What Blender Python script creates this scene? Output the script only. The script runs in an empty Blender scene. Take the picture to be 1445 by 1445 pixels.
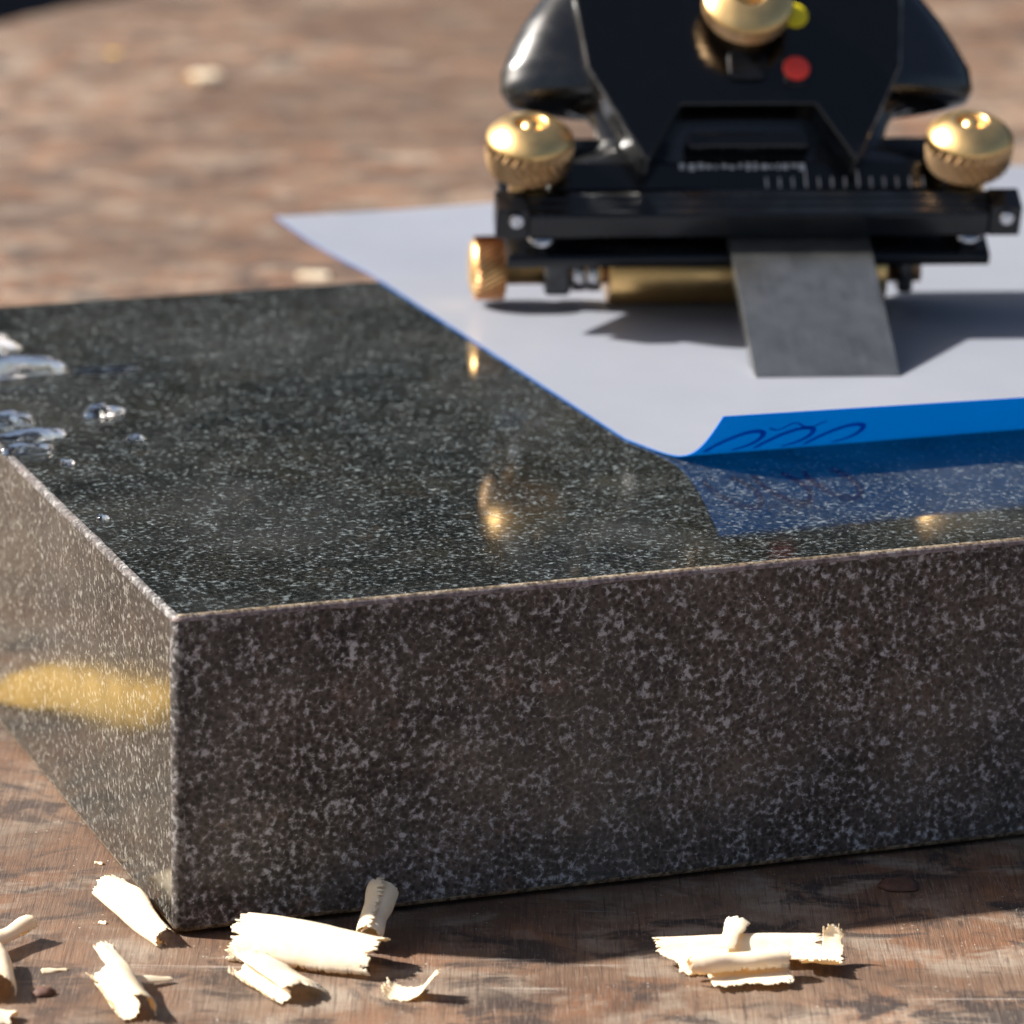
import bpy, bmesh, math, random
from mathutils import Vector, Matrix, noise as mnoise
R = math.radians
scene = bpy.context.scene

# ------------------------------------------------------------------ camera
cam_d = bpy.data.cameras.new('camera')
cam_d.sensor_width = 36.0
cam_d.lens = 161.94
cam_d.clip_start, cam_d.clip_end = 0.02, 60.0
cam_d.dof.use_dof = True
cam_d.dof.focus_distance = 0.705
cam_d.dof.aperture_fstop = 25.0
cam = bpy.data.objects.new('camera', cam_d)
scene.collection.objects.link(cam)
PITCH, ROLL = 0.2682, -0.0131
fwd = Vector((0, math.cos(PITCH), -math.sin(PITCH)))
rt0 = Vector((1, 0, 0)); dn0 = fwd.cross(rt0)
rt = rt0 * math.cos(ROLL) + dn0 * math.sin(ROLL)
dn = -rt0 * math.sin(ROLL) + dn0 * math.cos(ROLL)
m = Matrix((rt, -dn, -fwd)).transposed().to_4x4()
m.translation = Vector((0.0494, -0.6453, 0.2439))
cam.matrix_world = m
scene.camera = cam

# ------------------------------------------------------------------ light
SUN_TO = Vector((-0.0584, 0.0095, 0.0500)).normalized()
SUN_EL = math.asin(SUN_TO.z)
SUN_AZ = math.atan2(SUN_TO.x, SUN_TO.y)
world = bpy.data.worlds.new('World'); scene.world = world
world.use_nodes = True
wn = world.node_tree.nodes; wn.clear()
sky = wn.new('ShaderNodeTexSky'); sky.sky_type = 'NISHITA'; sky.sun_disc = False
sky.sun_elevation = SUN_EL; sky.sun_rotation = SUN_AZ; sky.dust_density = 4.0; sky.ozone_density = .4
bg = wn.new('ShaderNodeBackground'); bg.inputs['Strength'].default_value = 0.05
wo = wn.new('ShaderNodeOutputWorld')
world.node_tree.links.new(sky.outputs[0], bg.inputs[0])
world.node_tree.links.new(bg.outputs[0], wo.inputs[0])
sun_d = bpy.data.lights.new('sun', 'SUN'); sun_d.energy = 5.0
sun_d.angle = R(1.5); sun_d.color = (1.0, 0.955, 0.89)
sun = bpy.data.objects.new('sun', sun_d); scene.collection.objects.link(sun)
sun.rotation_euler = SUN_TO.to_track_quat('Z', 'Y').to_euler()
sun.location = (-1, 0, 1.5)
vs = scene.view_settings
vs.view_transform = 'Standard'; vs.look = 'None'; vs.exposure = 1.2; vs.gamma = 1.0
vs.use_curve_mapping = False
scene.cycles.max_bounces = 7
scene.cycles.use_denoising = True

# ------------------------------------------------------------------ helpers
COL = scene.collection
def tag(o, label=None, cat=None, group=None, kind=None):
    if label: o['label'] = label
    if cat: o['category'] = cat
    if group: o['group'] = group
    if kind: o['kind'] = kind
    return o
def empty(name, loc, rz=0):
    o = bpy.data.objects.new(name, None); COL.objects.link(o)
    o.location = loc; o.rotation_euler = (0, 0, rz); o.empty_display_size = 0.01
    return o
def mesh_obj(name, verts, faces, mat, parent=None, smooth=False, recalc=True):
    me = bpy.data.meshes.new(name)
    me.from_pydata([tuple(v) for v in verts], [], faces)
    if recalc:
        bm = bmesh.new(); bm.from_mesh(me)
        bmesh.ops.recalc_face_normals(bm, faces=bm.faces); bm.to_mesh(me); bm.free()
    for mm in (mat if isinstance(mat, (list, tuple)) else [mat]): me.materials.append(mm)
    if smooth: me.polygons.foreach_set('use_smooth', [True] * len(me.polygons))
    o = bpy.data.objects.new(name, me); COL.objects.link(o)
    if parent: o.parent = parent
    return o
def bevel(o, w, seg=2, angle=30):
    b = o.modifiers.new('bevel', 'BEVEL'); b.width = w; b.segments = seg
    b.limit_method = 'ANGLE'; b.angle_limit = R(angle); b.harden_normals = False
    return o
def box(x0, x1, y0, y1, z0, z1):
    v = [(x0,y0,z0),(x1,y0,z0),(x1,y1,z0),(x0,y1,z0),(x0,y0,z1),(x1,y0,z1),(x1,y1,z1),(x0,y1,z1)]
    f = [(0,3,2,1),(4,5,6,7),(0,1,5,4),(1,2,6,5),(2,3,7,6),(3,0,4,7)]
    return v, f
def join(*parts):
    V, F = [], []
    for v, f in parts:
        n = len(V); V += list(v); F += [tuple(i + n for i in q) for q in f]
    return V, F
def lathe(profile, seg=64, axis='z', org=(0, 0, 0)):
    """profile: (radius, height) pairs; closed at both ends when the radius is 0."""
    V, F = [], []
    for r, h in profile:
        for k in range(seg):
            a = 2 * math.pi * k / seg
            p = (r * math.cos(a), r * math.sin(a), h)
            if axis == 'x': p = (h, p[0], p[1])
            V.append((p[0] + org[0], p[1] + org[1], p[2] + org[2]))
    for i in range(len(profile) - 1):
        for k in range(seg):
            k2 = (k + 1) % seg
            F.append((i*seg+k, i*seg+k2, (i+1)*seg+k2, (i+1)*seg+k))
    if profile[0][0] > 0: F.append(tuple(range(seg))[::-1])
    n = (len(profile) - 1) * seg
    if profile[-1][0] > 0: F.append(tuple(n + k for k in range(seg)))
    return V, F
def prism_x(section, x0, x1):
    n = len(section)
    V = [(x0, a, b) for a, b in section] + [(x1, a, b) for a, b in section]
    F = [tuple(range(n)), tuple(range(n, 2*n))[::-1]]
    F += [(i, (i+1) % n, n + (i+1) % n, n + i) for i in range(n)]
    return V, F
def prism_z(outline, z0, z1):
    n = len(outline)
    V = [(a, b, z0) for a, b in outline] + [(a, b, z1) for a, b in outline]
    F = [tuple(range(n))[::-1], tuple(range(n, 2*n))]
    F += [(i, (i+1) % n, n + (i+1) % n, n + i) for i in range(n)]
    return V, F
def weld(o, d=1e-6):
    bm = bmesh.new(); bm.from_mesh(o.data)
    bmesh.ops.remove_doubles(bm, verts=bm.verts, dist=d)
    bmesh.ops.recalc_face_normals(bm, faces=bm.faces); bm.to_mesh(o.data); bm.free()

# ------------------------------------------------------------------ materials
class NT:
    def __init__(s, name):
        s.mat = bpy.data.materials.new(name); s.mat.use_nodes = True
        s.t = s.mat.node_tree; s.t.nodes.clear()
        s.out = s.n('ShaderNodeOutputMaterial')
        s.p = s.n('ShaderNodeBsdfPrincipled'); s.l(s.p.outputs[0], s.out.inputs['Surface'])
        s.co = s.n('ShaderNodeTexCoord').outputs['Object']
    def n(s, t, **kw):
        nd = s.t.nodes.new(t)
        for k, v in kw.items(): setattr(nd, k, v)
        return nd
    def l(s, a, b): s.t.links.new(a, b)
    def set(s, **kw):
        for k, v in kw.items():
            s.p.inputs[k.replace('_', ' ')].default_value = v
    def mapping(s, scale=(1,1,1), rot=(0,0,0), loc=(0,0,0)):
        mp = s.n('ShaderNodeMapping'); s.l(s.co, mp.inputs['Vector'])
        mp.inputs['Scale'].default_value = scale; mp.inputs['Rotation'].default_value = rot
        mp.inputs['Location'].default_value = loc
        return mp.outputs[0]
    def noise(s, scale, detail=3, rough=.55, dist=0, vec=None, out='Fac'):
        nz = s.n('ShaderNodeTexNoise'); s.l(vec if vec is not None else s.co, nz.inputs['Vector'])
        nz.inputs['Scale'].default_value = scale; nz.inputs['Detail'].default_value = detail
        nz.inputs['Roughness'].default_value = rough; nz.inputs['Distortion'].default_value = dist
        return nz.outputs[out]
    def vor(s, scale, feature='F1', vec=None, out='Distance', rand=1):
        nz = s.n('ShaderNodeTexVoronoi', feature=feature); s.l(vec if vec is not None else s.co, nz.inputs['Vector'])
        nz.inputs['Scale'].default_value = scale; nz.inputs['Randomness'].default_value = rand
        return nz.outputs[out]
    def ramp(s, fac, stops, interp='LINEAR'):
        r = s.n('ShaderNodeValToRGB'); s.l(fac, r.inputs[0]); cr = r.color_ramp; cr.interpolation = interp
        while len(cr.elements) > 1: cr.elements.remove(cr.elements[-1])
        cr.elements[0].position = stops[0][0]; cr.elements[0].color = s.c(stops[0][1])
        for p, c in stops[1:]:
            e = cr.elements.new(p); e.color = s.c(c)
        return r.outputs[0]
    @staticmethod
    def c(v): return (v, v, v, 1) if isinstance(v, (int, float)) else (*v, 1)
    def mix(s, fac, a, b, mode='MIX'):
        mx = s.n('ShaderNodeMix', data_type='RGBA', blend_type=mode)
        for i, v in ((0, fac), (6, a), (7, b)):
            if hasattr(v, 'is_linked'): s.l(v, mx.inputs[i])
            else: mx.inputs[i].default_value = v if i == 0 else s.c(v)
        return mx.outputs[2]
    def math(s, op, a, b=0, clamp=False):
        mt = s.n('ShaderNodeMath', operation=op, use_clamp=clamp)
        for i, v in ((0, a), (1, b)):
            if hasattr(v, 'is_linked'): s.l(v, mt.inputs[i])
            else: mt.inputs[i].default_value = v
        return mt.outputs[0]
    def bump(s, h, strength, dist):
        b = s.n('ShaderNodeBump'); s.l(h, b.inputs['Height'])
        b.inputs['Strength'].default_value = strength; b.inputs['Distance'].default_value = dist
        s.l(b.outputs[0], s.p.inputs['Normal'])

def granite(name, dark, brown, light, rough, lo=.53, hi=.68, dust=.0, bump=.3, spec=.5, sc=1.0, vo=.55):
    m = NT(name)
    warp = m.noise(1100 * sc, 2, .5, 0, out='Color')
    vec = m.n('ShaderNodeVectorMath', operation='MULTIPLY_ADD')
    m.l(warp, vec.inputs[0]); vec.inputs[1].default_value = (.0007 / sc,)*3; m.l(m.co, vec.inputs[2])
    w = vec.outputs[0]
    n1 = m.noise(520 * sc, 6, .68, .35, w)
    n2 = m.noise(120 * sc, 2, .5)
    thr = m.math('MULTIPLY_ADD', m.math('SUBTRACT', n2, .5), .22)
    thr.node.inputs[2].default_value = 0
    v = m.vor(620 * sc, vec=w)
    f = m.math('ADD', m.math('ADD', n1, thr), m.math('MULTIPLY', m.math('SUBTRACT', v, vo), .20))
    fl = m.ramp(f, [(lo, 0), ((lo+hi)/2, .35), (hi, 1)])
    # round dark grains
    grain = m.ramp(v, [(.25, 0), (.55, 1)])
    base = m.mix(m.ramp(m.noise(38, 4, .6), [(.42, 0), (.66, 1)]), dark, brown)
    rust = m.ramp(m.noise(160, 3, .6, .4), [(.60, 0), (.72, .7)])
    base = m.mix(rust, base, tuple(min(1, b * k) for b, k in zip(brown, (1.9, 1.35, 1.1))))
    base = m.mix(m.ramp(m.noise(900, 3, .6), [(.35, 0), (.75, .55)]), base, tuple(b * 2.2 for b in brown))
    base = m.mix(m.math('MULTIPLY', m.math('SUBTRACT', 1, grain), .75), base, tuple(d * .5 for d in dark))
    lightv = m.mix(m.noise(600, 2, .5), tuple(c * .6 for c in light), tuple(min(1, c * 1.45) for c in light))
    col = m.mix(m.math('MULTIPLY', fl, .95), base, lightv)
    sp = m.ramp(m.vor(750), [(.05, 1), (.11, 0)])
    col = m.mix(m.math('MULTIPLY', sp, m.ramp(m.noise(240, 2), [(.5, 0), (.6, .8)])), col, (.62, .63, .62))
    if dust > 0:
        d = m.ramp(m.noise(24, 4, .6, .5), [(.46, 0), (.72, dust)])
        col = m.mix(d, col, (.15, .155, .155))
    m.l(col, m.p.inputs['Base Color'])
    rr = m.ramp(m.noise(60, 4, .6), [(.3, rough * .7), (.7, rough * 1.35)])
    m.l(rr, m.p.inputs['Roughness'])
    m.l(m.ramp(m.math('ADD', m.math('MULTIPLY', m.noise(70, 4, .65), .6), m.math('MULTIPLY', n1, .4)), [(.40, spec * .35), (.60, spec * 1.25)]), m.p.inputs['Specular IOR Level'])
    if bump: m.bump(m.math('ADD', m.noise(2600, 3, .6), m.math('MULTIPLY', fl, .5)), bump, .0001)
    return m.mat

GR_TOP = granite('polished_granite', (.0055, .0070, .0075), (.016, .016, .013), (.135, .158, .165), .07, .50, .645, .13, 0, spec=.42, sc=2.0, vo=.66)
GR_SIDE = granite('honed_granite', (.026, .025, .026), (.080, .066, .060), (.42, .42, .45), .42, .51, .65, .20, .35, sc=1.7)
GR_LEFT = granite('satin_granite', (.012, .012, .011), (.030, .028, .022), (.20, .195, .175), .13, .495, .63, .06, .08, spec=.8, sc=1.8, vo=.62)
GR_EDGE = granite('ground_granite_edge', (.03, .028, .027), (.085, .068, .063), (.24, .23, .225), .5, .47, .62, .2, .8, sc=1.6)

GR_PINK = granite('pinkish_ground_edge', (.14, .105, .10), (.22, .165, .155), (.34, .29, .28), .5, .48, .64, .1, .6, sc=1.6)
GR_TAN = granite('tan_ground_edge', (.06, .045, .03), (.17, .125, .08), (.32, .26, .19), .6, .47, .62, .1, .6, sc=1.6)  # lighter tan paints table bounce light onto the bottom chamfer

def plain(name, col, rough, metal=0, spec=.5, coat=0, var=.15, vscale=300, bump=0, bscale=1500, croughness=.05, edge_pale=0):
    m = NT(name)
    c = m.mix(m.ramp(m.noise(vscale, 4, .6), [(.35, 0), (.7, 1)]), tuple(k * (1 - var) for k in col), tuple(min(1, k * (1 + var)) for k in col))
    if edge_pale:
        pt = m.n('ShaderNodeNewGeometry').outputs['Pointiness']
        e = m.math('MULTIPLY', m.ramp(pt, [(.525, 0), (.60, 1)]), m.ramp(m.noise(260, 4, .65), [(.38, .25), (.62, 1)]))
        c = m.mix(m.math('MULTIPLY', e, edge_pale), c, (.16, .16, .165))  # paler convex edges painted in, standing for bright edge reflections
    m.l(c, m.p.inputs['Base Color'])
    m.l(m.ramp(m.noise(vscale * .6, 4, .6), [(.3, rough * .75), (.7, rough * 1.3)]), m.p.inputs['Roughness'])
    m.set(Metallic=metal, Specular_IOR_Level=spec, Coat_Weight=coat, Coat_Roughness=croughness)
    if bump: m.bump(m.noise(bscale, 3, .6), bump, .00005)
    return m.mat
BLACK = plain('black_enamel', (.0010, .0011, .0013), .13, var=.3, bump=.05, spec=.5, edge_pale=.8)
BLACKBAR = plain('black_machined_bar', (.004, .005, .007), .22, var=.3, bump=.15, spec=.4)
BLACKW = plain('black_enamel_wing', (.0010, .0011, .0013), .25, var=.3, bump=.05, spec=.95)
BLACKN = plain('black_enamel_plain', (.0012, .0013, .0016), .15, var=.3, bump=.08)
BRASS = plain('brass', (.87, .57, .24), .36, metal=1, var=.06)
BRASSK = plain('brass_knurl', (.56, .37, .20), .45, metal=1, var=.1)
BRONZE = plain('bronze_knurl', (.52, .27, .14), .42, metal=1, var=.1)
STEEL = plain('bright_steel', (.6, .6, .62), .2, metal=1)
YELLOW = plain('yellow_paint', (.80, .66, .01), .5, var=.05)
RED = plain('red_paint', (.92, .055, .035), .5, var=.05)
PRINT = plain('pale_print', (.62, .60, .58), .6, var=.2)
m = NT('dark_blue_ink')
m.set(Base_Color=(.0, .11, .44, 1), Roughness=.4)
tl = m.n('ShaderNodeBsdfTranslucent'); tl.inputs['Color'].default_value = (.0, .30, .85, 1)
mx = m.n('ShaderNodeMixShader'); mx.inputs[0].default_value = .5
m.l(m.p.outputs[0], mx.inputs[1]); m.l(tl.outputs[0], mx.inputs[2]); m.l(mx.outputs[0], m.out.inputs['Surface'])
INK = m.mat
BACKB = plain('dark_backdrop', (.012, .016, .03), .8, vscale=8)
GROUND = plain('ground_concrete', (.07, .07, .07), .9, vscale=10)

m = NT('lapped_steel')
c = m.ramp(m.noise(160, 5, .62, .4), [(.3, (.19, .19, .18)), (.52, (.28, .28, .262)), (.75, (.38, .375, .35))])
sc_ = m.noise(1, 2, .5, vec=m.mapping((2600, 60, 60)))
c = m.mix(m.ramp(sc_, [(.4, 0), (.75, .35)]), c, (.5, .5, .49))
m.l(c, m.p.inputs['Base Color']); m.set(Metallic=.9, Roughness=.22)
m.bump(sc_, .15, .0001)
BLADE = m.mat

m = NT('lapping_film_front')
c = m.mix(m.ramp(m.noise(40, 4, .6), [(.35, 0), (.7, 1)]), (.325, .332, .350), (.358, .365, .383))
fine = m.noise(5200, 2, .6)
c = m.mix(m.ramp(fine, [(.4, 0), (.7, .3)]), c, (.42, .427, .445))
m.l(c, m.p.inputs['Base Color']); m.set(Roughness=.30, Specular_IOR_Level=.35)
m.bump(m.noise(60, 2, .5), .04, .001)
tl = m.n('ShaderNodeBsdfTranslucent'); tl.inputs['Color'].default_value = (.9, .9, .92, 1)
mx = m.n('ShaderNodeMixShader'); mx.inputs[0].default_value = .30
m.l(m.p.outputs[0], mx.inputs[1]); m.l(tl.outputs[0], mx.inputs[2]); m.l(mx.outputs[0], m.out.inputs['Surface'])
FILM = m.mat
m = NT('lapping_film_back')
c = m.mix(m.noise(60, 3, .5), (.0, .20, .72), (.0, .25, .82))
m.l(c, m.p.inputs['Base Color']); m.set(Roughness=.38, Specular_IOR_Level=.4)
tl = m.n('ShaderNodeBsdfTranslucent'); m.l(c, tl.inputs['Color'])
mx = m.n('ShaderNodeMixShader'); mx.inputs[0].default_value = .5
m.l(m.p.outputs[0], mx.inputs[1]); m.l(tl.outputs[0], mx.inputs[2]); m.l(mx.outputs[0], m.out.inputs['Surface'])
FBLUE = m.mat

def wood_table():
    m = NT('weathered_tabletop')
    a = R(13)
    strk = m.mapping((1900, 62, 60), (0, 0, a))
    s1 = m.noise(1, 4, .65, .25, strk)
    s2 = m.noise(1, 3, .6, .1, m.mapping((4600, 190, 60), (0, 0, a)))
    fibre = m.noise(1, 3, .6, .3, m.mapping((420, 22, 60), (0, 0, a), (3, 1, 0)))
    big = m.noise(1, 5, .6, .6, m.mapping((19, 30, 10), (0, 0, R(-6))))
    mid = m.noise(1, 5, .62, .5, m.mapping((70, 55, 10), (0, 0, R(10)), (1, 2, 0)))
    col = m.ramp(big, [(.32, (.085, .052, .038)), (.44, (.180, .105, .068)), (.54, (.250, .160, .108)), (.66, (.300, .225, .168))])
    col = m.mix(m.ramp(mid, [(.48, 0), (.66, .75)]), col, (.26, .115, .055))
    grey = m.noise(1, 5, .65, .4, m.mapping((48, 70, 10), (0, 0, R(-4)), (5, 4, 0)))
    col = m.mix(m.ramp(grey, [(.50, 0), (.62, .85)]), col, (.37, .305, .24))
    dk = m.noise(1, 5, .68, .7, m.mapping((55, 95, 10), (0, 0, R(-3)), (9, 7, 0)))
    col = m.mix(m.ramp(dk, [(.50, 0), (.60, .9)]), col, (.036, .032, .033))
    col = m.mix(m.ramp(fibre, [(.30, .35), (.5, 0)]), col, (.075, .05, .04))
    col = m.mix(m.ramp(s1, [(.30, .8), (.46, 0)]), col, (.045, .034, .032))
    col = m.mix(m.ramp(s1, [(.56, 0), (.76, .36)]), col, (.40, .31, .24))
    col = m.mix(m.ramp(s2, [(.57, 0), (.71, .5)]), col, (.48, .39, .32))
    low = m.noise(1, 3, .55, .8, m.mapping((6.5, 8.5, 10), (0, 0, R(8)), (2.3, .4, 0)))
    col = m.mix(m.ramp(low, [(.40, .62), (.56, 0)]), col, (.095, .062, .045))  # broad dark patches paint uneven sun and shade into the tabletop
    # fine dust specks and dark pores
    sp = m.math('MULTIPLY', m.ramp(m.vor(620), [(.05, 1), (.12, 0)]), m.ramp(m.noise(75, 3), [(.46, 0), (.62, .9)]))
    col = m.mix(sp, col, (.66, .60, .52))
    pr = m.math('MULTIPLY', m.ramp(m.vor(260, vec=m.mapping((1, .3, 1), (0, 0, a), (2, 2, 0))), [(.07, 1), (.16, 0)]), m.ramp(m.noise(45, 3), [(.52, 0), (.62, .6)]))
    col = m.mix(pr, col, (.02, .016, .016))
    # pale scratches running across
    scx = m.noise(1, 3, .7, 1.2, m.mapping((14, 520, 10), (0, 0, R(-5)), (4, 0, 0)))
    col = m.mix(m.math('MULTIPLY', m.ramp(scx, [(.64, 0), (.71, .6)]), m.ramp(m.noise(26, 2), [(.5, 0), (.62, 1)])), col, (.48, .42, .36))
    cv = m.n('ShaderNodeHueSaturation'); cv.inputs['Saturation'].default_value = 1.02; cv.inputs['Value'].default_value = .86
    m.l(col, cv.inputs['Color']); col = cv.outputs[0]
    m.l(col, m.p.inputs['Base Color'])
    m.l(m.ramp(mid, [(.3, .42), (.7, .66)]), m.p.inputs['Roughness'])
    m.set(Specular_IOR_Level=.28)
    h = m.math('ADD', s1, m.math('MULTIPLY', s2, .5))
    h = m.math('SUBTRACT', h, m.math('MULTIPLY', pr, .8))
    m.bump(h, .55, .00035)
    return m.mat
WOOD = wood_table()

def shaving_mat(name, ca, cb, tr=.4):
    m = NT(name)
    st = m.noise(1, 4, .65, .2, m.mapping((380, 380, 380)))
    fib = m.noise(900, 3, .6)
    c = m.mix(m.ramp(st, [(.35, 0), (.68, 1)]), ca, cb)
    c = m.mix(m.ramp(fib, [(.55, 0), (.8, .3)]), c, tuple(k * f for k, f in zip(ca, (.9, .8, .62))))
    d = m.n('ShaderNodeBsdfDiffuse'); t = m.n('ShaderNodeBsdfTranslucent'); mx = m.n('ShaderNodeMixShader')
    b = m.n('ShaderNodeBump'); m.l(fib, b.inputs['Height']); b.inputs['Strength'].default_value = .3; b.inputs['Distance'].default_value = .00006
    m.l(b.outputs[0], d.inputs['Normal'])
    m.l(c, d.inputs['Color']); m.l(m.mix(1.0, c, (1.0, .78, .42), 'MULTIPLY'), t.inputs['Color'])
    mx.inputs[0].default_value = tr
    m.l(d.outputs[0], mx.inputs[1]); m.l(t.outputs[0], mx.inputs[2])
    m.l(mx.outputs[0], m.out.inputs['Surface'])
    return m.mat
PINE = shaving_mat('pale_shaving', (.95, .85, .62), (.96, .91, .78), .34)
PINEY = shaving_mat('golden_shaving', (.90, .56, .15), (.92, .64, .22), .12)
BARK = plain('bark_chip', (.10, .045, .03), .8, var=.3, vscale=900)

m = NT('water'); m.set(Base_Color=(1, 1, 1, 1), Roughness=0.10, IOR=1.40, Transmission_Weight=1.0)
WATER = m.mat

# ------------------------------------------------------------------ setting
gv, gf = box(-12, 12, -12, 12, -.80, -.78)
tag(mesh_obj('ground', gv, gf, GROUND), kind='structure')
wv, wf = box(-.27, 4.0, 1.75, 1.85, -.778, .78)  # left end and top cut back so the water drops mirror bright sky
tag(mesh_obj('backdrop_wall', wv, wf, BACKB), 'plain dark blue wall standing behind the far edge of the table', 'wall')

def tabletop():
    out = [(-.52, -.80), (.95, -.80), (.95, .95), (.30, .930), (.10, .925), (-.02, .920), (-.075, .905), (-.100, .872), (-.117, .836), (-.150, .79), (-.24, .70), (-.52, .52)]
    pts = []
    for i, p in enumerate(out):
        q = out[(i + 1) % len(out)]
        n = 4 if i not in (0, 1, 11) else 1
        for k in range(n):
            t = k / n
            pts.append((p[0] + (q[0]-p[0])*t + (random.uniform(-.002, .002) if n > 1 else 0), p[1] + (q[1]-p[1])*t + (random.uniform(-.002, .002) if n > 1 else 0)))
    v, f = prism_z(pts, -.045, 0)
    o = mesh_obj('tabletop', v, f, WOOD); bevel(o, .004, 3, 40)
    tag(o, kind='structure')
random.seed(3)
tabletop()

# ------------------------------------------------------------------ granite plate
YAW = 0.358
UX = Vector((math.cos(YAW), math.sin(YAW), 0)); UY = Vector((-math.sin(YAW), math.cos(YAW), 0))
def S(x, y, z): return UX * x + UY * y + Vector((0, 0, z))
def granite_plate():
    W, D, H, c = .305, .206, .050, .0009
    r = random.Random(8)
    me = bpy.data.meshes.new('granite_plate')
    bm = bmesh.new()
    bmesh.ops.create_cube(bm, size=1)
    for v in bm.verts: v.co = Vector(((v.co.x + .5) * W, (v.co.y + .5) * D, (v.co.z + .5) * (H - .0006) + .0006))
    ve = [e for e in bm.edges if abs(e.verts[0].co.z - e.verts[1].co.z) > .01]
    bmesh.ops.bevel(bm, geom=ve, offset=.0017, segments=4, profile=.5, affect='EDGES')
    he = [e for e in bm.edges if abs(e.verts[0].co.z - e.verts[1].co.z) < 1e-6 and e.calc_face_angle(0) > 1]
    bmesh.ops.bevel(bm, geom=he, offset=c, segments=2, profile=.6, affect='EDGES')
    for i in range(1, 90):
        bmesh.ops.bisect_plane(bm, geom=list(bm.verts)+list(bm.edges)+list(bm.faces), plane_co=(W*i/90 + r.uniform(-.001, .001), 0, 0), plane_no=(1, 0, 0))
    for i in range(1, 60):
        bmesh.ops.bisect_plane(bm, geom=list(bm.verts)+list(bm.edges)+list(bm.faces), plane_co=(0, D*i/60 + r.uniform(-.001, .001), 0), plane_no=(0, 1, 0))
    bm.normal_update()
    bm.faces.ensure_lookup_table()
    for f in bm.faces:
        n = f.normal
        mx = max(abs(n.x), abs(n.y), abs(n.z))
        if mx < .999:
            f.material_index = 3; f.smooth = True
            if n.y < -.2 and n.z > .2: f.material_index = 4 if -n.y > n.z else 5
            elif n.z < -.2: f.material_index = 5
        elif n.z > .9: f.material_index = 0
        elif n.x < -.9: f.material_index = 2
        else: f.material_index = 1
    for v in bm.verts:                                   # small nicks along the ground edges
        if not any(f.material_index >= 3 for f in v.link_faces): continue
        k = abs(r.gauss(0, .00007)) + (r.uniform(.0001, .0003) if r.random() < .06 else 0)
        top = abs(v.co.z - H) < 1e-6; fr = v.co.y < 1e-6; lf = v.co.x < 1e-6
        if v.co.z > H/2:
            if top:
                if v.co.y < .003: v.co.y += k
                if v.co.x < .003: v.co.x += k
            elif (fr or lf) and not (fr and lf): v.co.z -= k
    bm.to_mesh(me); bm.free()
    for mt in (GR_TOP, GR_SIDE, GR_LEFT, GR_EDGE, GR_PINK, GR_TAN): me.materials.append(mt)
    o = bpy.data.objects.new('granite_plate', me); COL.objects.link(o)
    o.rotation_euler = (0, 0, YAW)
    tag(o, 'thick speckled dark granite surface plate with polished top lying on the wooden table', 'stone plate')
granite_plate()

# ------------------------------------------------------------------ lapping film
FZ = .0503
def film_pt(xs, t, off=0.0):
    """t = arc coordinate: flat for t > .0762 (stone y), curling up below that."""
    k = (xs - .1015) / .075
    s = max(.55, 1 - .12 * k)                       # curl gets lower towards the right
    if t >= .0762:
        z = 0
        if t > .212:  z = .0016 * math.sin((t - .212) * 40) * math.sin(xs * 30 + 1)
        y = t; ang = 0
    else:
        a_max = R(57); L0 = .0306
        d = .0762 - t
        y, z, ang = .0762, 0, 0
        n = 16
        for i in range(n):
            u = (i + .5) / n * d / L0
            ang = s * a_max * (1 / (1 + math.exp(-(u - .64) * 10.5)))
            y -= math.cos(ang) * d / n; z += math.sin(ang) * d / n
    nrm = Vector((0, -math.sin(ang), -math.cos(ang)))   # towards the back (blue) side
    p = S(xs, y, FZ + z)
    return p + (UX * nrm.x + UY * nrm.y + Vector((0, 0, nrm.z))) * off
def film():
    ts = [.0456 + .0306 * i / 30 for i in range(30)] + [.0762 + (.2727 - .0762) * i / 50 for i in range(51)]
    xsv = [.1015 + .22 * i / 44 for i in range(45)]
    V, F = [], []
    for t in ts:
        x0 = .0063 * max(0, (.0762 - t) / .0306)       # front left corner is cut slightly askew
        for x in xsv: V.append(film_pt(x + x0 * (1 - (x - .1015) / .22), t))
    n = len(xsv)
    for i in range(len(ts) - 1):
        for j in range(n - 1): F.append((i*n+j, i*n+j+1, (i+1)*n+j+1, (i+1)*n+j))
    root = mesh_obj('lapping_film', V, F, [FILM, FBLUE], None, True, recalc=False)
    sd = root.modifiers.new('solid', 'SOLIDIFY'); sd.thickness = .00018; sd.offset = -1
    sd.material_offset = 1; sd.material_offset_rim = 1
    es = root.modifiers.new('split', 'EDGE_SPLIT'); es.split_angle = R(40)
    tag(root, 'pale grey abrasive film sheet with curled up blue back lying on the granite plate', 'abrasive film')
    # printing on the blue back: slanted round figures cut by the curl
    def stroke(pts, w):
        V, F = [], []
        for i, (x, t) in enumerate(pts):
            a = pts[max(0, i-1)]; b = pts[min(len(pts)-1, i+1)]
            dx, dt = b[0]-a[0], b[1]-a[1]; l = math.hypot(dx, dt) or 1
            nx, nt = -dt/l*w/2, dx/l*w/2
            V.append(film_pt(x + nx, t + nt, .00018)); V.append(film_pt(x - nx, t - nt, .00018))
        F = [(2*i, 2*i+1, 2*i+3, 2*i+2) for i in range(len(pts)-1)]
        return V, F
    parts = []
    for cx in (.1120, .1210, .1300):
        loop = []
        for k in range(41):
            a = 2*math.pi*k/40
            loop.append((cx + .0034*math.cos(a) + .0028*math.sin(a), .0535 - .0036*math.sin(a)))
        run = []
        for q in loop + [None]:
            if q is not None and q[1] < .0562: run.append(q)
            elif len(run) > 2: parts.append(stroke(run, .0010)); run = []
    tail = [(.117 + .010*i/12, .0492 + .0008*math.sin(i*.9)) for i in range(13)]
    parts.append(stroke(tail, .0004))
    v, f = join(*parts)
    return root, v, f
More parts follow.
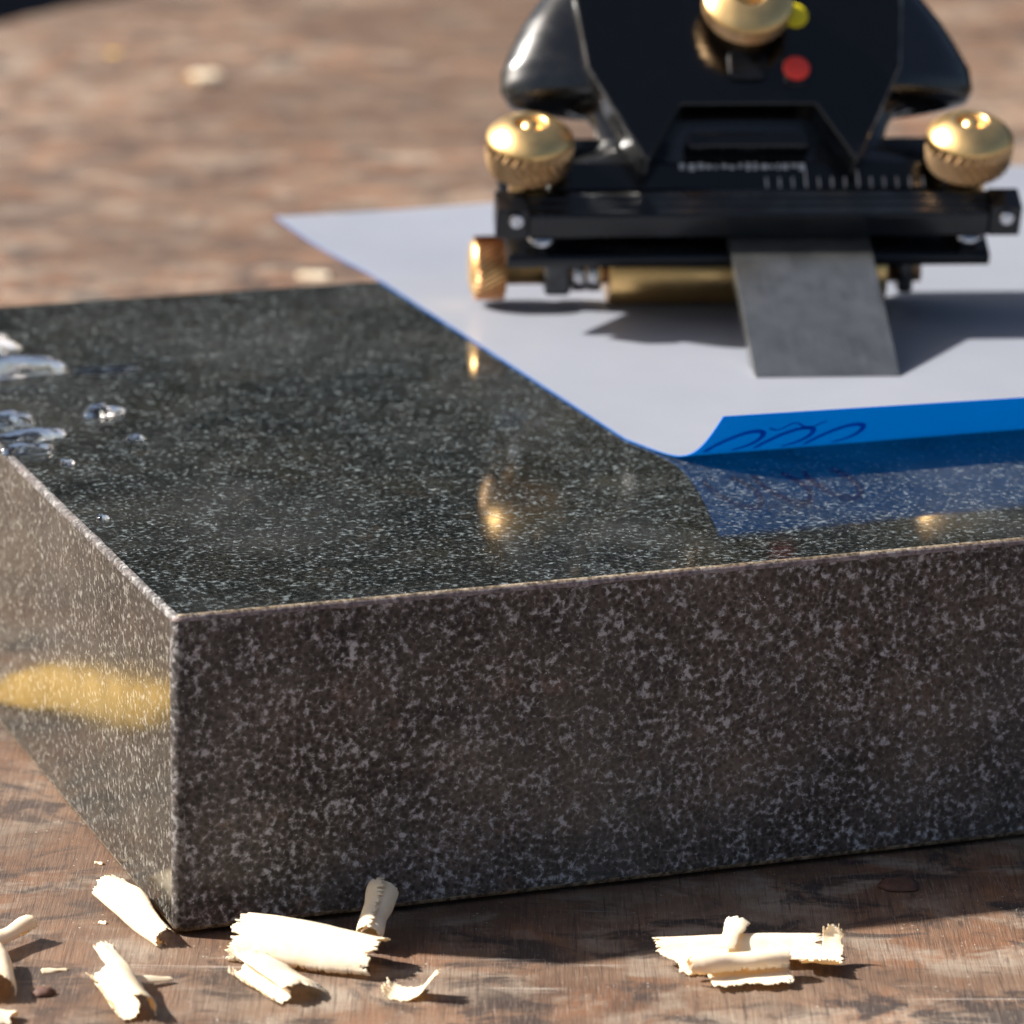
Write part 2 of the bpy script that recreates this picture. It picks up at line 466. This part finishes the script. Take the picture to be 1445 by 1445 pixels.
film_o, pv, pf = film()
mesh_obj('printed_figures', pv, pf, INK, film_o, recalc=False)

# ------------------------------------------------------------------ honing guide
TIP = Vector((.1054, .1525, FZ + .0001)); GYAW = R(5.5); BETA = R(25)
guide = empty('honing_guide', TIP, GYAW)
tag(guide, 'black honing guide with brass knobs standing on the abrasive film', 'honing guide')
def cl(o): o.rotation_euler = (BETA, 0, 0); return o            # clamp frame: x, along blade, off blade

# blade held in the guide
bl = empty('plane_blade', TIP, GYAW)
tag(bl, 'flat grey steel blade clamped in the honing guide with its edge on the film', 'blade')
sec = [(.0, .0), (.085, .0), (.085, -.0032), (.0075, -.0032)]
b = cl(mesh_obj('blade_body', *prism_x(sec, -.0131, .0131), BLADE, bl)); bevel(b, .00012, 2)

# clamp bar
mid = [(.0409, .0004), (.0409, .0051), (.0414, .0056), (.0430, .0056), (.0433, .0061), (.0446, .0061), (.0449, .0066), (.0468, .0066), (.0468, .0004)]
v1 = prism_x(mid, -.0505, .0352)
e1 = box(-.0565, -.0505, .0407, .0468, .0004, .0070)
e2 = box(.0352, .0411, .0407, .0468, .0004, .0070)
bar = cl(mesh_obj('clamp_bar', *join(v1, e1, e2), BLACKBAR, guide)); bevel(bar, .0004, 2)
for sx in (-.0528, .0382):
    s = mesh_obj('screw', *lathe([(.0014, 0), (.0014, .0006), (.0010, .0009), (.0005, .0005), (0, .0005)], 24), STEEL, bar, True)
    s.location = (sx, .0406, .0048); s.rotation_euler = (R(90), 0, 0)

# lower jaw
jaw_sec = [(.0402, -.0060), (.0402, -.0042), (.0410, -.0036), (.074, -.0036), (.074, -.0060)]
jaw = cl(mesh_obj('lower_jaw', *prism_x(jaw_sec, -.0540, .0362), BLACKBAR, guide)); bevel(jaw, .0003, 2)
for sx in (-.0478, .0318):
    p = mesh_obj('pivot_pin', *lathe([(0, -.0036), (.0015, -.0036), (.0015, -.0012), (.0024, -.0011), (.0026, -.0004), (.0022, .0002), (0, .0002)], 24), STEEL, jaw, True)
    p.location = (sx, .0425, 0)
# jaw spacer behind the blade that closes the view
sp_ = cl(mesh_obj('jaw_spine', *box(-.0470, .0300, .060, .072, -.0036, .0004), BLACKBAR, guide))

def knurl(r_prof, n=26):
    """diamond knurled band over (r,h) profile"""
    V, F = [], []
    rows = []
    steps = 6
    for i in range(steps + 1):
        t = i / steps * (len(r_prof) - 1); k = min(int(t), len(r_prof) - 2); f = t - k
        rows.append((r_prof[k][0]*(1-f) + r_prof[k+1][0]*f, r_prof[k][1]*(1-f) + r_prof[k+1][1]*f))
    seg = n * 2
    for i, (r, h) in enumerate(rows):
        for k in range(seg):
            a = 2*math.pi*k/seg
            rr = r + (.0004 if (i + k) % 2 == 0 else -.0004)
            V.append((rr*math.cos(a), rr*math.sin(a), h))
    for i in range(steps):
        for k in range(seg):
            k2 = (k+1) % seg
            F.append((i*seg+k, i*seg+k2, (i+1)*seg+k2, (i+1)*seg+k))
    return V, F
def clamp_knob(parent, name, loc, s=1.0, hs=1.0):
    prof = [(.0034, -.004), (.0036, .0003), (.0036, .0030), (.0044, .0034), (.0044, .0042), (.0060, .0046), (.0066, .0050), (.0073, .0066), (.0075, .0108), (.0080, .0111), (.00805, .0115), (.0079, .0119), (.0071, .0128), (.0058, .0138), (.0044, .0145), (.0034, .0148), (.0030, .0148), (.0027, .0142), (.0027, .0118), (0, .0118)]
    prof = [(a*s, b*s*hs) for a, b in prof]
    k = mesh_obj(name, *lathe(prof, 72), BRASS, parent, True); k.location = loc
    g = mesh_obj('knurled_grip', *knurl([(.0063*s, .0045*s*hs), (.0071*s, .0051*s*hs), (.0076*s, .0066*s*hs), (.0078*s, .0085*s*hs), (.0078*s, .0109*s*hs)]), BRASSK, k)
    st = mesh_obj('threaded_stud', *lathe([(0, .0110*s*hs)] + [(.0019*s if i % 2 else .0016*s, (.0111 + .0003*i)*s*hs) for i in range(11)] + [(.0013*s, .0147*s*hs), (0, .0147*s*hs)], 32), BRASS, k, True)
    return k
for sx in (-.0499, .0320):
    k = clamp_knob(guide, 'clamp_knob', (0, 0, 0))
    p = Vector((sx, .0505, .0038)); p.rotate(Matrix.Rotation(BETA, 3, 'X'))
    k.location = p; k.rotation_euler = (R(18), 0, 0)

# roller, axle, eccentric knob
RY, RZ = .060, .0061
def axial(name, prof, mat, parent=guide, seg=56):
    o = mesh_obj(name, *lathe(prof, seg, 'x'), mat, parent, True); o.location = (0, RY, RZ)
    for pl in o.data.polygons:
        if len(pl.vertices) > 4: pl.use_smooth = False
    return o
ro = axial('roller', [(.0057, -.0331), (.0060, -.0328), (.0060, .0196), (.0057, .0199)], BRASS)
axial('axle', [(.0022, -.0538), (.0022, .0270)], BRONZE)
axial('axle_collar', [(.0030, -.0400), (.0036, -.0396), (.0036, -.0372), (.0030, -.0370), (.0036, -.0366), (.0036, -.0344), (.0030, -.0342)], STEEL)
ak = axial('adjusting_knob', [(0, -.0592), (.0034, -.0592), (.0050, -.0588), (.0057, -.0578), (.0057, -.0530), (.0048, -.0524), (.0030, -.0522), (.0030, -.0452), (.0022, -.0450)], BRASS)
g = mesh_obj('knurled_grip', *knurl([(.0057, .0), (.00575, .0027), (.0057, .0055)], 32), BRONZE, ak)
g.rotation_euler = (0, R(90), 0); g.location = (-.0582, 0, 0)
ak.location = (0, RY, RZ + .0010)
for (x0, x1) in ((-.0452, -.0402), (.0222, .0252)):
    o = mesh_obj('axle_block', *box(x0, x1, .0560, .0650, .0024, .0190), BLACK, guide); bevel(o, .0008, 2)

# casting (registration head): loft of rounded sections in its own tilted frame
cast = empty('casting', (0, 0, 0))
bpy.data.objects.remove(cast)
def catmull(pts, n):
    out = []
    for i in range(len(pts) - 1):
        p0 = pts[max(0, i-1)]; p1 = pts[i]; p2 = pts[i+1]; p3 = pts[min(len(pts)-1, i+2)]
        for k in range(n):
            t = k / n
            out.append(tuple(.5*((2*b) + (-a+c)*t + (2*a-5*b+4*c-d)*t*t + (-a+3*b-3*c+d)*t**3) for a, b, c, d in zip(p0, p1, p2, p3)))
    out.append(tuple(pts[-1])); return out
def lin(pts, n):
    out = []
    for i in range(len(pts)-1):
        for k in range(n): out.append(tuple(a+(b-a)*k/n for a, b in zip(pts[i], pts[i+1])))
    out.append(tuple(pts[-1])); return out
CX = -8.8
#        v      half-width  thickness front/back
PROF = [(-7.0, 38.0, 3.4), (-2.0, 38.2, 3.8), (2.5, 37.4, 3.8), (5.2, 35.4, 3.6), (7.2, 31.8, 3.6), (8.6, 27.8, 3.8), (10.6, 26.7, 4.2), (13.8, 27.8, 4.8), (16.4, 29.4, 5.4), (18.0, 33.0, 6.4), (18.3, 40.0, 7.4), (19.2, 43.6, 9.0), (21.5, 44.8, 10.6), (25.6, 44.6, 12.0), (30.8, 42.4, 12.8), (35.4, 40.2, 13.2), (40.0, 37.2, 13.4), (44.8, 32.5, 13.0), (49.0, 26.0, 11.0), (52.0, 18.0, 8.0), (53.6, 9.0, 4.0), (54.0, 1.0, 1.0)]
def loft():
    V, F = [], []; seg = 96
    prof = lin(PROF, 4)
    for v, w, t in prof:
        for k in range(seg):
            a = 2*math.pi*k/seg; c, s = math.cos(a), math.sin(a)
            x = math.copysign(abs(c)**.8, c) * w
            q = math.sqrt(max(0, 1 - (x/w)**2)) * t
            cap = 7.4
            z = math.copysign((q**-6 + cap**-6)**(-1/6) if q > 1e-6 else 0, s)
            V.append(((CX + x)/1000, v/1000, z/1000))
    n = len(prof)
    for i in range(n-1):
        for k in range(seg):
            k2 = (k+1) % seg
            F.append((i*seg+k, i*seg+k2, (i+1)*seg+k2, (i+1)*seg+k))
    F.append(tuple(range(seg))); F.append(tuple((n-1)*seg + k for k in range(seg)))
    return V, F
cast = mesh_obj('casting', *loft(), BLACKW, guide, True)
cast.location = (0, .0467, .024); cast.rotation_euler = (R(50), 0, 0)
def prism_mm(name, outl, z0, z1, mat, bw, seg=3):
    v, f = prism_z([(x/1000, y/1000) for x, y in outl], z0/1000, z1/1000)
    o = mesh_obj(name, v, f, mat, cast); bevel(o, bw/1000, seg, 20); return o
def sym(half):
    return [(CX - a, b) for a, b in half] + [(CX + a, b) for a, b in reversed(half)]
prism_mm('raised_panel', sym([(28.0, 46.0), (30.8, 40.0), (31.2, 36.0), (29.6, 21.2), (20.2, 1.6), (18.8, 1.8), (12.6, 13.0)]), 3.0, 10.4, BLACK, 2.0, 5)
prism_mm('arch_lip', sym([(11.2, 8.6), (11.8, 6.4), (11.2, 5.4)]), 2.0, 8.0, BLACKN, .6)
prism_mm('base_flange', sym([(36.0, 4.6), (37.0, -1.6)]), 1.0, 4.0, BLACKN, .7)
# slot plate with the coloured spots
sl = prism_mm('slot_frame', [(-1.6, 42), (-1.6, 17.2), (-.8, 16.6), (2.2, 16.6), (3.0, 17.2), (3.0, 42)], 9.6, 10.9, BLACKN, .3)
def disc(name, x, y, z, r, h, mat, par, seg=32):
    o = mesh_obj(name, *lathe([(r, 0), (r, h*.7), (r*.85, h), (0, h)], seg), mat, par, True)
    o.location = (x/1000, y/1000, z/1000); return o
disc('yellow_dot', 1.3, 31.5, 10.9, .0025, .0005, YELLOW, cast)
rd = disc('red_dot', .75, 20.2, 10.9, .0025, .0005, RED, cast)
prism_mm('slot_insert', [(-12, 23), (-11.4, 23.8), (-5.4, 23.8), (-4.8, 23), (-4.8, 19), (-5.6, 18), (-11.2, 18), (-12, 19)], 9.6, 11.4, BLACKBAR, .4)
ck = clamp_knob(guide, 'centre_knob', (0, 0, 0), 1.04, .62)
M50 = Matrix.Rotation(R(50), 3, 'X')
ck.location = Vector((0, .0467, .024)) + M50 @ Vector((-.0082, .0305, .0100)); ck.rotation_euler = (R(42), 0, 0)
# faint lettering and scale marks on the flange
rn = random.Random(5)
parts = []
x = -21.5
while x < 1.8:
    w = rn.uniform(.5, 1.3); h = rn.uniform(.7, 1.5); y = 3.3 + rn.uniform(-.15, .15)
    parts.append(box(x/1000, (x+w)/1000, (y-h/2)/1000, (y+h/2)/1000, .00402, .00408)); x += w + rn.uniform(.35, .8)
mesh_obj('worn_lettering', *join(*parts), PRINT, cast)
parts = []
for i in range(13):
    x = -5.4 + i*2.45; h = 3.8 if i in (3, 7) else 2.2
    parts.append(box((x-.12)/1000, (x+.12)/1000, -.0012, (-1.2+h)/1000, .00402, .00408))
mesh_obj('scale_marks', *join(*parts), PRINT, cast)

# ------------------------------------------------------------------ wood shavings
def wood_shaving(label, p0, p1, section, seed=0, jag=.5, mat=PINE, taper=(1, 1), twist=0.0, bend=0.0, na=80, ns=48, notch=None, cat='wood shaving', name='wood_shaving', group='wood shavings on the table'):
    """a strip rolled about the axis p0-p1; section = (d,z) in mm across that axis"""
    r = random.Random(seed)
    p0 = Vector(p0) if len(p0) == 3 else Vector((*p0, 0)); p1 = Vector(p1) if len(p1) == 3 else Vector((*p1, 0))
    ax = p1 - p0; L = ax.length; axn = ax.normalized()
    side = Vector((-axn.y, axn.x, 0)).normalized(); up = axn.cross(side); 
    if up.z < 0: up = -up
    sec = catmull(section, 10)
    # resample evenly
    ln = [0]
    for a, b in zip(sec, sec[1:]): ln.append(ln[-1] + math.dist(a, b))
    def at(t):
        s = max(0, min(1, t)) * ln[-1]
        for i in range(len(ln)-1):
            if ln[i+1] >= s:
                f = (s - ln[i]) / max(1e-9, ln[i+1]-ln[i]); return [a+(b-a)*f for a, b in zip(sec[i], sec[i+1])]
        return sec[-1]
    j0 = [abs(r.gauss(0, .6))*jag + .5*jag*mnoise.noise(Vector((j*.35, seed, 0))) for j in range(ns+1)]
    j1 = [abs(r.gauss(0, .6))*jag + .5*jag*mnoise.noise(Vector((j*.35, seed+9, 0))) for j in range(ns+1)]
    k0 = [abs(r.gauss(0, .03))*jag*2 + .06*jag*mnoise.noise(Vector((i*.3, seed+3, 2))) for i in range(na+1)]
    k1 = [abs(r.gauss(0, .03))*jag*2 + .06*jag*mnoise.noise(Vector((i*.3, seed+5, 2))) for i in range(na+1)]
    def rag(n, amp, sd, fr):
        return [amp*jag*(max(0, mnoise.noise(Vector((q*fr, sd, 1.3))))*1.3 + (r.uniform(0, .5) if r.random() < .4 else 0)) for q in range(n+1)]
    big = na > 40
    e0 = rag(na, .10 if big else 0, seed + .2, .13); e1 = rag(na, .10 if big else 0, seed + 4.2, .13)
    f0 = rag(ns, .07 if big else 0, seed + 7.7, .2); f1 = rag(ns, .07 if big else 0, seed + 2.9, .2)
    V, F = [], []
    for i in range(na+1):
        u = i/na
        sc = taper[0] + (taper[1]-taper[0])*u
        for j in range(ns+1):
            t = j/ns
            tt = t + min(k0[i], .09)*(1-t)**9 - min(k1[i], .09)*t**9
            d, z = at(tt)
            g = 1 + .22*mnoise.noise(Vector((u*2.2, seed*3.7, .3))); d, z = d*g, z*g
            ta = R(twist)*(u - .5); d, z = d*math.cos(ta) - z*math.sin(ta), z*math.cos(ta) + d*math.sin(ta)
            wob = mnoise.noise(Vector((u*3, t*3, seed*1.7)))*.30 + mnoise.noise(Vector((u*9, t*14, seed*2.3)))*.05
            a = u*L + min(j0[j]/1000, L/12)*(1-u)**10 - min(j1[j]/1000, L/12)*u**10
            d2 = d*sc + wob + bend*(u-.5)**2*4
            z2 = max(.05, z*sc + wob*.5)
            V.append(p0 + axn*a + side*(d2/1000) + up*(z2/1000))
    n = ns+1
    for i in range(na):
        for j in range(ns):
            if notch and notch(i/na, j/ns): continue
            if j/ns < e0[i] or j/ns > 1 - e1[i] or i/na < f0[j] or i/na > 1 - f1[j]: continue
            F.append((i*n+j, i*n+j+1, (i+1)*n+j+1, (i+1)*n+j))
    c = sum(V, Vector())/len(V); base = Vector((c.x, c.y, min(v.z for v in V)))
    o = mesh_obj(name, [v - base for v in V], F, mat, None, True, recalc=False)
    o.location = base
    sd = o.modifiers.new('solid', 'SOLIDIFY'); sd.thickness = .00012; sd.offset = 0
    bm = bmesh.new(); bm.from_mesh(o.data)
    bmesh.ops.delete(bm, geom=[v for v in bm.verts if not v.link_faces], context='VERTS'); bm.to_mesh(o.data); bm.free()
    tag(o, label, cat, group); return o

def spiral(r0, r1, a0, a1, cx=0, cz=None, n=14):
    cz = max(r0, r1) if cz is None else cz
    return [(cx + (r0+(r1-r0)*i/n)*math.cos(R(a0+(a1-a0)*i/n)), cz + (r0+(r1-r0)*i/n)*math.sin(R(a0+(a1-a0)*i/n))) for i in range(n+1)]
ARCH = [(5.8, 1.6), (5.2, 3.2), (3.4, 4.7), (.8, 5.1), (-1.8, 4.2), (-3.6, 2.4), (-4.0, .8), (-3.0, .1)]
wood_shaving('narrow pale curl touching the bottom front corner of the granite plate', (-.0125, .0165), (-.0010, -.0040), [(3.2, 2.2), (2.6, 3.4), (1.0, 3.8), (-.8, 3.2), (-1.9, 1.8), (-1.6, .5), (-.2, .1), (1.0, .5)], 1, .9, taper=(1.15, .65), twist=40)
wood_shaving('largest pale shaving, a wide arched strip just right of the plate corner', (.0093, -.0055), (.0312, -.0135), ARCH, 2, .8, taper=(.95, 1.0), twist=-12, notch=lambda u, t: u > .80 and t < .16)
wood_shaving('tightly rolled shaving with ragged flap in front of the largest arched strip', (.0095, -.0150), (.0176, -.0272), spiral(1.0, 1.5, -200, 90) + [(1.8, 3.1), (4.0, 2.7), (6.2, 1.7), (8.2, .3)], 3, .9, taper=(1.2, .95), notch=lambda u, t: t > .72 and u < .35 + (t-.72)*1.2)
wood_shaving('small upright curl leaning in the shade against the plate front', (.0292, -.0050, .0006), (.0312, .0050, .0040), spiral(1.5, 2.1, 20, 470, 0, 2.1, 26), 4, .55, taper=(1.0, 1.15))
wood_shaving('small horned scrap alone to the right of the largest arched strip', (.0350, -.0250), (.0362, -.0190), [(4.2, 1.6), (3.2, .5), (1.2, .1), (-.6, .3), (-2.0, 1.3), (-3.0, 2.8), (-4.0, 4.0), (-4.8, 4.2)], 5, .9, notch=lambda u, t: (t > .55 and (u < .15 or u > .70)))
wood_shaving('long open trough shaving at the back of the right hand pile', (.0712, -.0080), (.0965, -.0062), [(4.4, .6), (4.2, 2.2), (3.0, 3.3), (1.4, 3.2), (-.4, 2.3), (-2.4, 1.7), (-4.4, 1.2), (-6.0, .4)], 6, .8, taper=(1, 1), notch=lambda u, t: (u < .12 and t > .55 + u*2) or (u > .62 and t > .75))
wood_shaving('rolled strip lying across the front of the right hand pile', (.0758, -.0158, .0008), (.0910, -.0132, .0010), spiral(1.2, 1.6, 250, -20, 0, 1.8) + [(1.4, .9), (.2, .25), (-2.2, .15), (-4.6, .1)], 7, .55, notch=lambda u, t: t > .62 and u < .2)
wood_shaving('short flat strip lying diagonally on top of the right hand pile', (.0812, -.0105, .0030), (.0840, -.0020, .0046), [(1.8, .2), (.8, .6), (-.6, .6), (-1.6, .1)], 8, .5, na=24, ns=14)
wood_shaving('curled hooked end piece at the right tip of the pile', (.0925, -.0092, .0012), (.0990, -.0100, .0014), [(2.8, 4.4), (3.0, 2.6), (1.8, .9), (0, .2), (-1.8, .5), (-2.8, 1.6)], 9, 1.0, na=44, ns=30, notch=lambda u, t: t < .35 and u < .5)
wood_shaving('tiny pale flake lying beyond the right hand pile', (.0945, .0032), (.0975, .0022), [(.9, .1), (.2, .5), (-.8, .1)], 10, .5, na=14, ns=8)
wood_shaving('roll pointing at the viewer with a thin side tail, left of centre bottom', (-.0105, -.0160), (-.0046, -.0345), spiral(1.3, 2.0, -160, 80, 0, 2.0) + [(1.8, 4.0), (3.6, 3.0), (4.4, 1.0)], 11, .9, taper=(1.25, .95), twist=-25, notch=lambda u, t: t > .78 and u < .6)
wood_shaving('thin twisted sliver beside the roll at the bottom left', (-.0062, -.0212, .001), (.0012, -.0182, .0004), [(1.0, .2), (.3, .9), (-.6, .5), (-.9, .1)], 12, .6, na=24, ns=12, taper=(1.3, .35))
wood_shaving('short slanted roll at the left border below the plate', (-.0285, -.0115, .0004), (-.0212, -.0010, .0012), spiral(1.0, 1.4, -120, 200, 0, 1.4), 13, .6)
wood_shaving('wide curl cut by the left border of the picture', (-.0275, -.0125), (-.0248, -.0270), [(3.6, .3), (3.8, 1.8), (2.8, 3.3), (.6, 3.8), (-1.6, 3.2), (-2.6, 1.6), (-1.8, .2)], 14, .7)
wood_shaving('pale scrap at the bottom left picture corner', (-.0262, -.0330), (-.0200, -.0345), [(2, .2), (1, 1.4), (-1, 1.5), (-2, .2)], 15, .7, na=24, ns=18)
# seen only as the golden reflection in the plate's left side
wood_shaving('broad golden sheet on the table left of the plate, mirrored in its side', (-.0665, .0850), (-.0530, .1190), [(12.5, .3), (8, 1.0), (3, 1.6), (-2, 1.9), (-7, 1.3), (-12.5, .3)], 16, .9, mat=PINEY)
# far, out of focus
wood_shaving('round pale curl far back on the table, out of focus', (-.0492, .7215), (-.0405, .7255), [(4.6, .2), (3.4, 2.4), (0, 3.6), (-3.4, 2.6), (-4.6, .3)], 17, .5, na=20, ns=20)
wood_shaving('faint flake at the far left of the table', (-.0780, .7700), (-.0745, .7735), [(1.8, .1), (.5, .8), (-1.5, .1)], 18, .5, mat=PINEY, na=14, ns=10)
wood_shaving('thin shaving just behind the plate beside the film edge', (-.0035, .4560), (.0042, .4548), [(1.5, .1), (.8, 1.2), (-.8, 1.2), (-1.5, .1)], 19, .5, na=20, ns=12)
# crumbs
wood_shaving('tiny splinter near the plate left edge', (-.0150, .0322), (-.0135, .0318), [(.4, .05), (0, .3), (-.4, .05)], 20, .2, na=8, ns=6, cat='splinter', name='splinter')
wood_shaving('tiny splinter beside the narrow corner curl', (-.0120, .0060), (-.0107, .0056), [(.3, .05), (0, .25), (-.3, .05)], 21, .2, na=8, ns=6, cat='splinter', name='splinter')
wood_shaving('ragged splinter between the left border and the viewer-pointing roll', (-.0185, -.0150), (-.0145, -.0138), [(.5, .05), (0, .5), (-.5, .05)], 22, .3, na=12, ns=6, cat='splinter', name='splinter', taper=(1.2, .4))
def chip(label, x, y, rx, ry, h, rz, mat, seed):
    r = random.Random(seed); n = 18
    V = [(0, 0, h)]
    for ring, (k, z) in enumerate(((.55, h*.95), (1, h*.25), (.96, 0))):
        for i in range(n):
            a = 2*math.pi*i/n; q = 1 + .5*mnoise.noise(Vector((math.cos(a)*1.6, math.sin(a)*1.6, seed)))
            V.append((rx*k*q*math.cos(a), ry*k*q*math.sin(a), z*(1 + .2*r.uniform(-1, 1))))
    F = [(0, 1+i, 1+(i+1) % n) for i in range(n)]
    for ring in range(2):
        o = 1 + ring*n
        F += [(o+i, o+n+i, o+n+(i+1) % n, o+(i+1) % n) for i in range(n)]
    F.append(tuple(1+2*n+i for i in range(n)))
    o = mesh_obj('bark_chip', V, F, mat, None, True); o.location = (x, y, .0001); o.rotation_euler = (0, 0, rz)
    tag(o, label, 'chip')
chip('small red brown bark chip on the shaded table in front of the plate', .1102, .0268, .0034, .0032, .0007, .2, BARK, 1)
chip('seed-like brown chip on the table near the bottom left shavings', -.0172, -.0238, .0016, .0012, .0009, .1, BARK, 2)

# ------------------------------------------------------------------ water on the plate
def puddle(label, xs, ys, rx, ry, h, seed, n=56, rings=12):
    V = [(0, 0, h)]
    for k in range(1, rings+1):
        q = 1 - (1 - k/rings)**1.6
        for i in range(n):
            a = 2*math.pi*i/n; ca, sa = math.cos(a), math.sin(a)
            w = 1 + .30*mnoise.noise(Vector((ca*1.3, sa*1.3, seed*3.1))) + .16*mnoise.noise(Vector((ca*3, sa*3, seed)))
            z = h*max(0, 1 - q**4)**.62*(1 + .35*mnoise.noise(Vector((q*1.8*ca, q*1.8*sa, seed+.5)))) + .00001
            V.append((rx*q*w*ca, ry*q*w*sa, z))
    F = [(0, 1+i, 1+(i+1) % n) for i in range(n)]
    for k in range(rings-1):
        o = 1 + k*n
        F += [(o+i, o+n+i, o+n+(i+1) % n, o+(i+1) % n) for i in range(n)]
    F.append(tuple(1+(rings-1)*n+i for i in range(n)))
    o = mesh_obj('water_drop', V, F, WATER, None, True)
    o.data.polygons[len(o.data.polygons)-1].use_smooth = False
    o.location = S(xs, ys, .05003); o.rotation_euler = (0, 0, YAW)
    tag(o, label, 'water drop', 'water drops on the plate')
puddle('largest water puddle at the back left of the polished granite top', .0080, .1745, .0150, .0085, .0022, 1)
puddle('flat oblong water puddle in front of the largest one', .0110, .1545, .0160, .0052, .0026, 2)
puddle('long thin water streak right of the oblong puddle', .0310, .1500, .0060, .0026, .0004, 8)
puddle('water drop nearest the left edge of the plate', .0050, .1190, .0050, .0040, .0016, 3)
puddle('thin water drop in front of the left edge drop', .0070, .1075, .0055, .0030, .0014, 4)
puddle('slim water drop lying third behind the front beads', .0040, .0990, .0045, .0028, .0013, 9)
puddle('lone water drop right of the others', .0225, .1200, .0036, .0032, .0014, 5)
puddle('small bead to the front of the lone drop', .0232, .1020, .0018, .0018, .0005, 10)
puddle('tiny water bead on the plate, foremost of the drops', .0045, .0550, .0011, .0010, .0006, 6)
puddle('tiny water bead halfway along the left plate edge', .0080, .0895, .0014, .0014, .0007, 7)
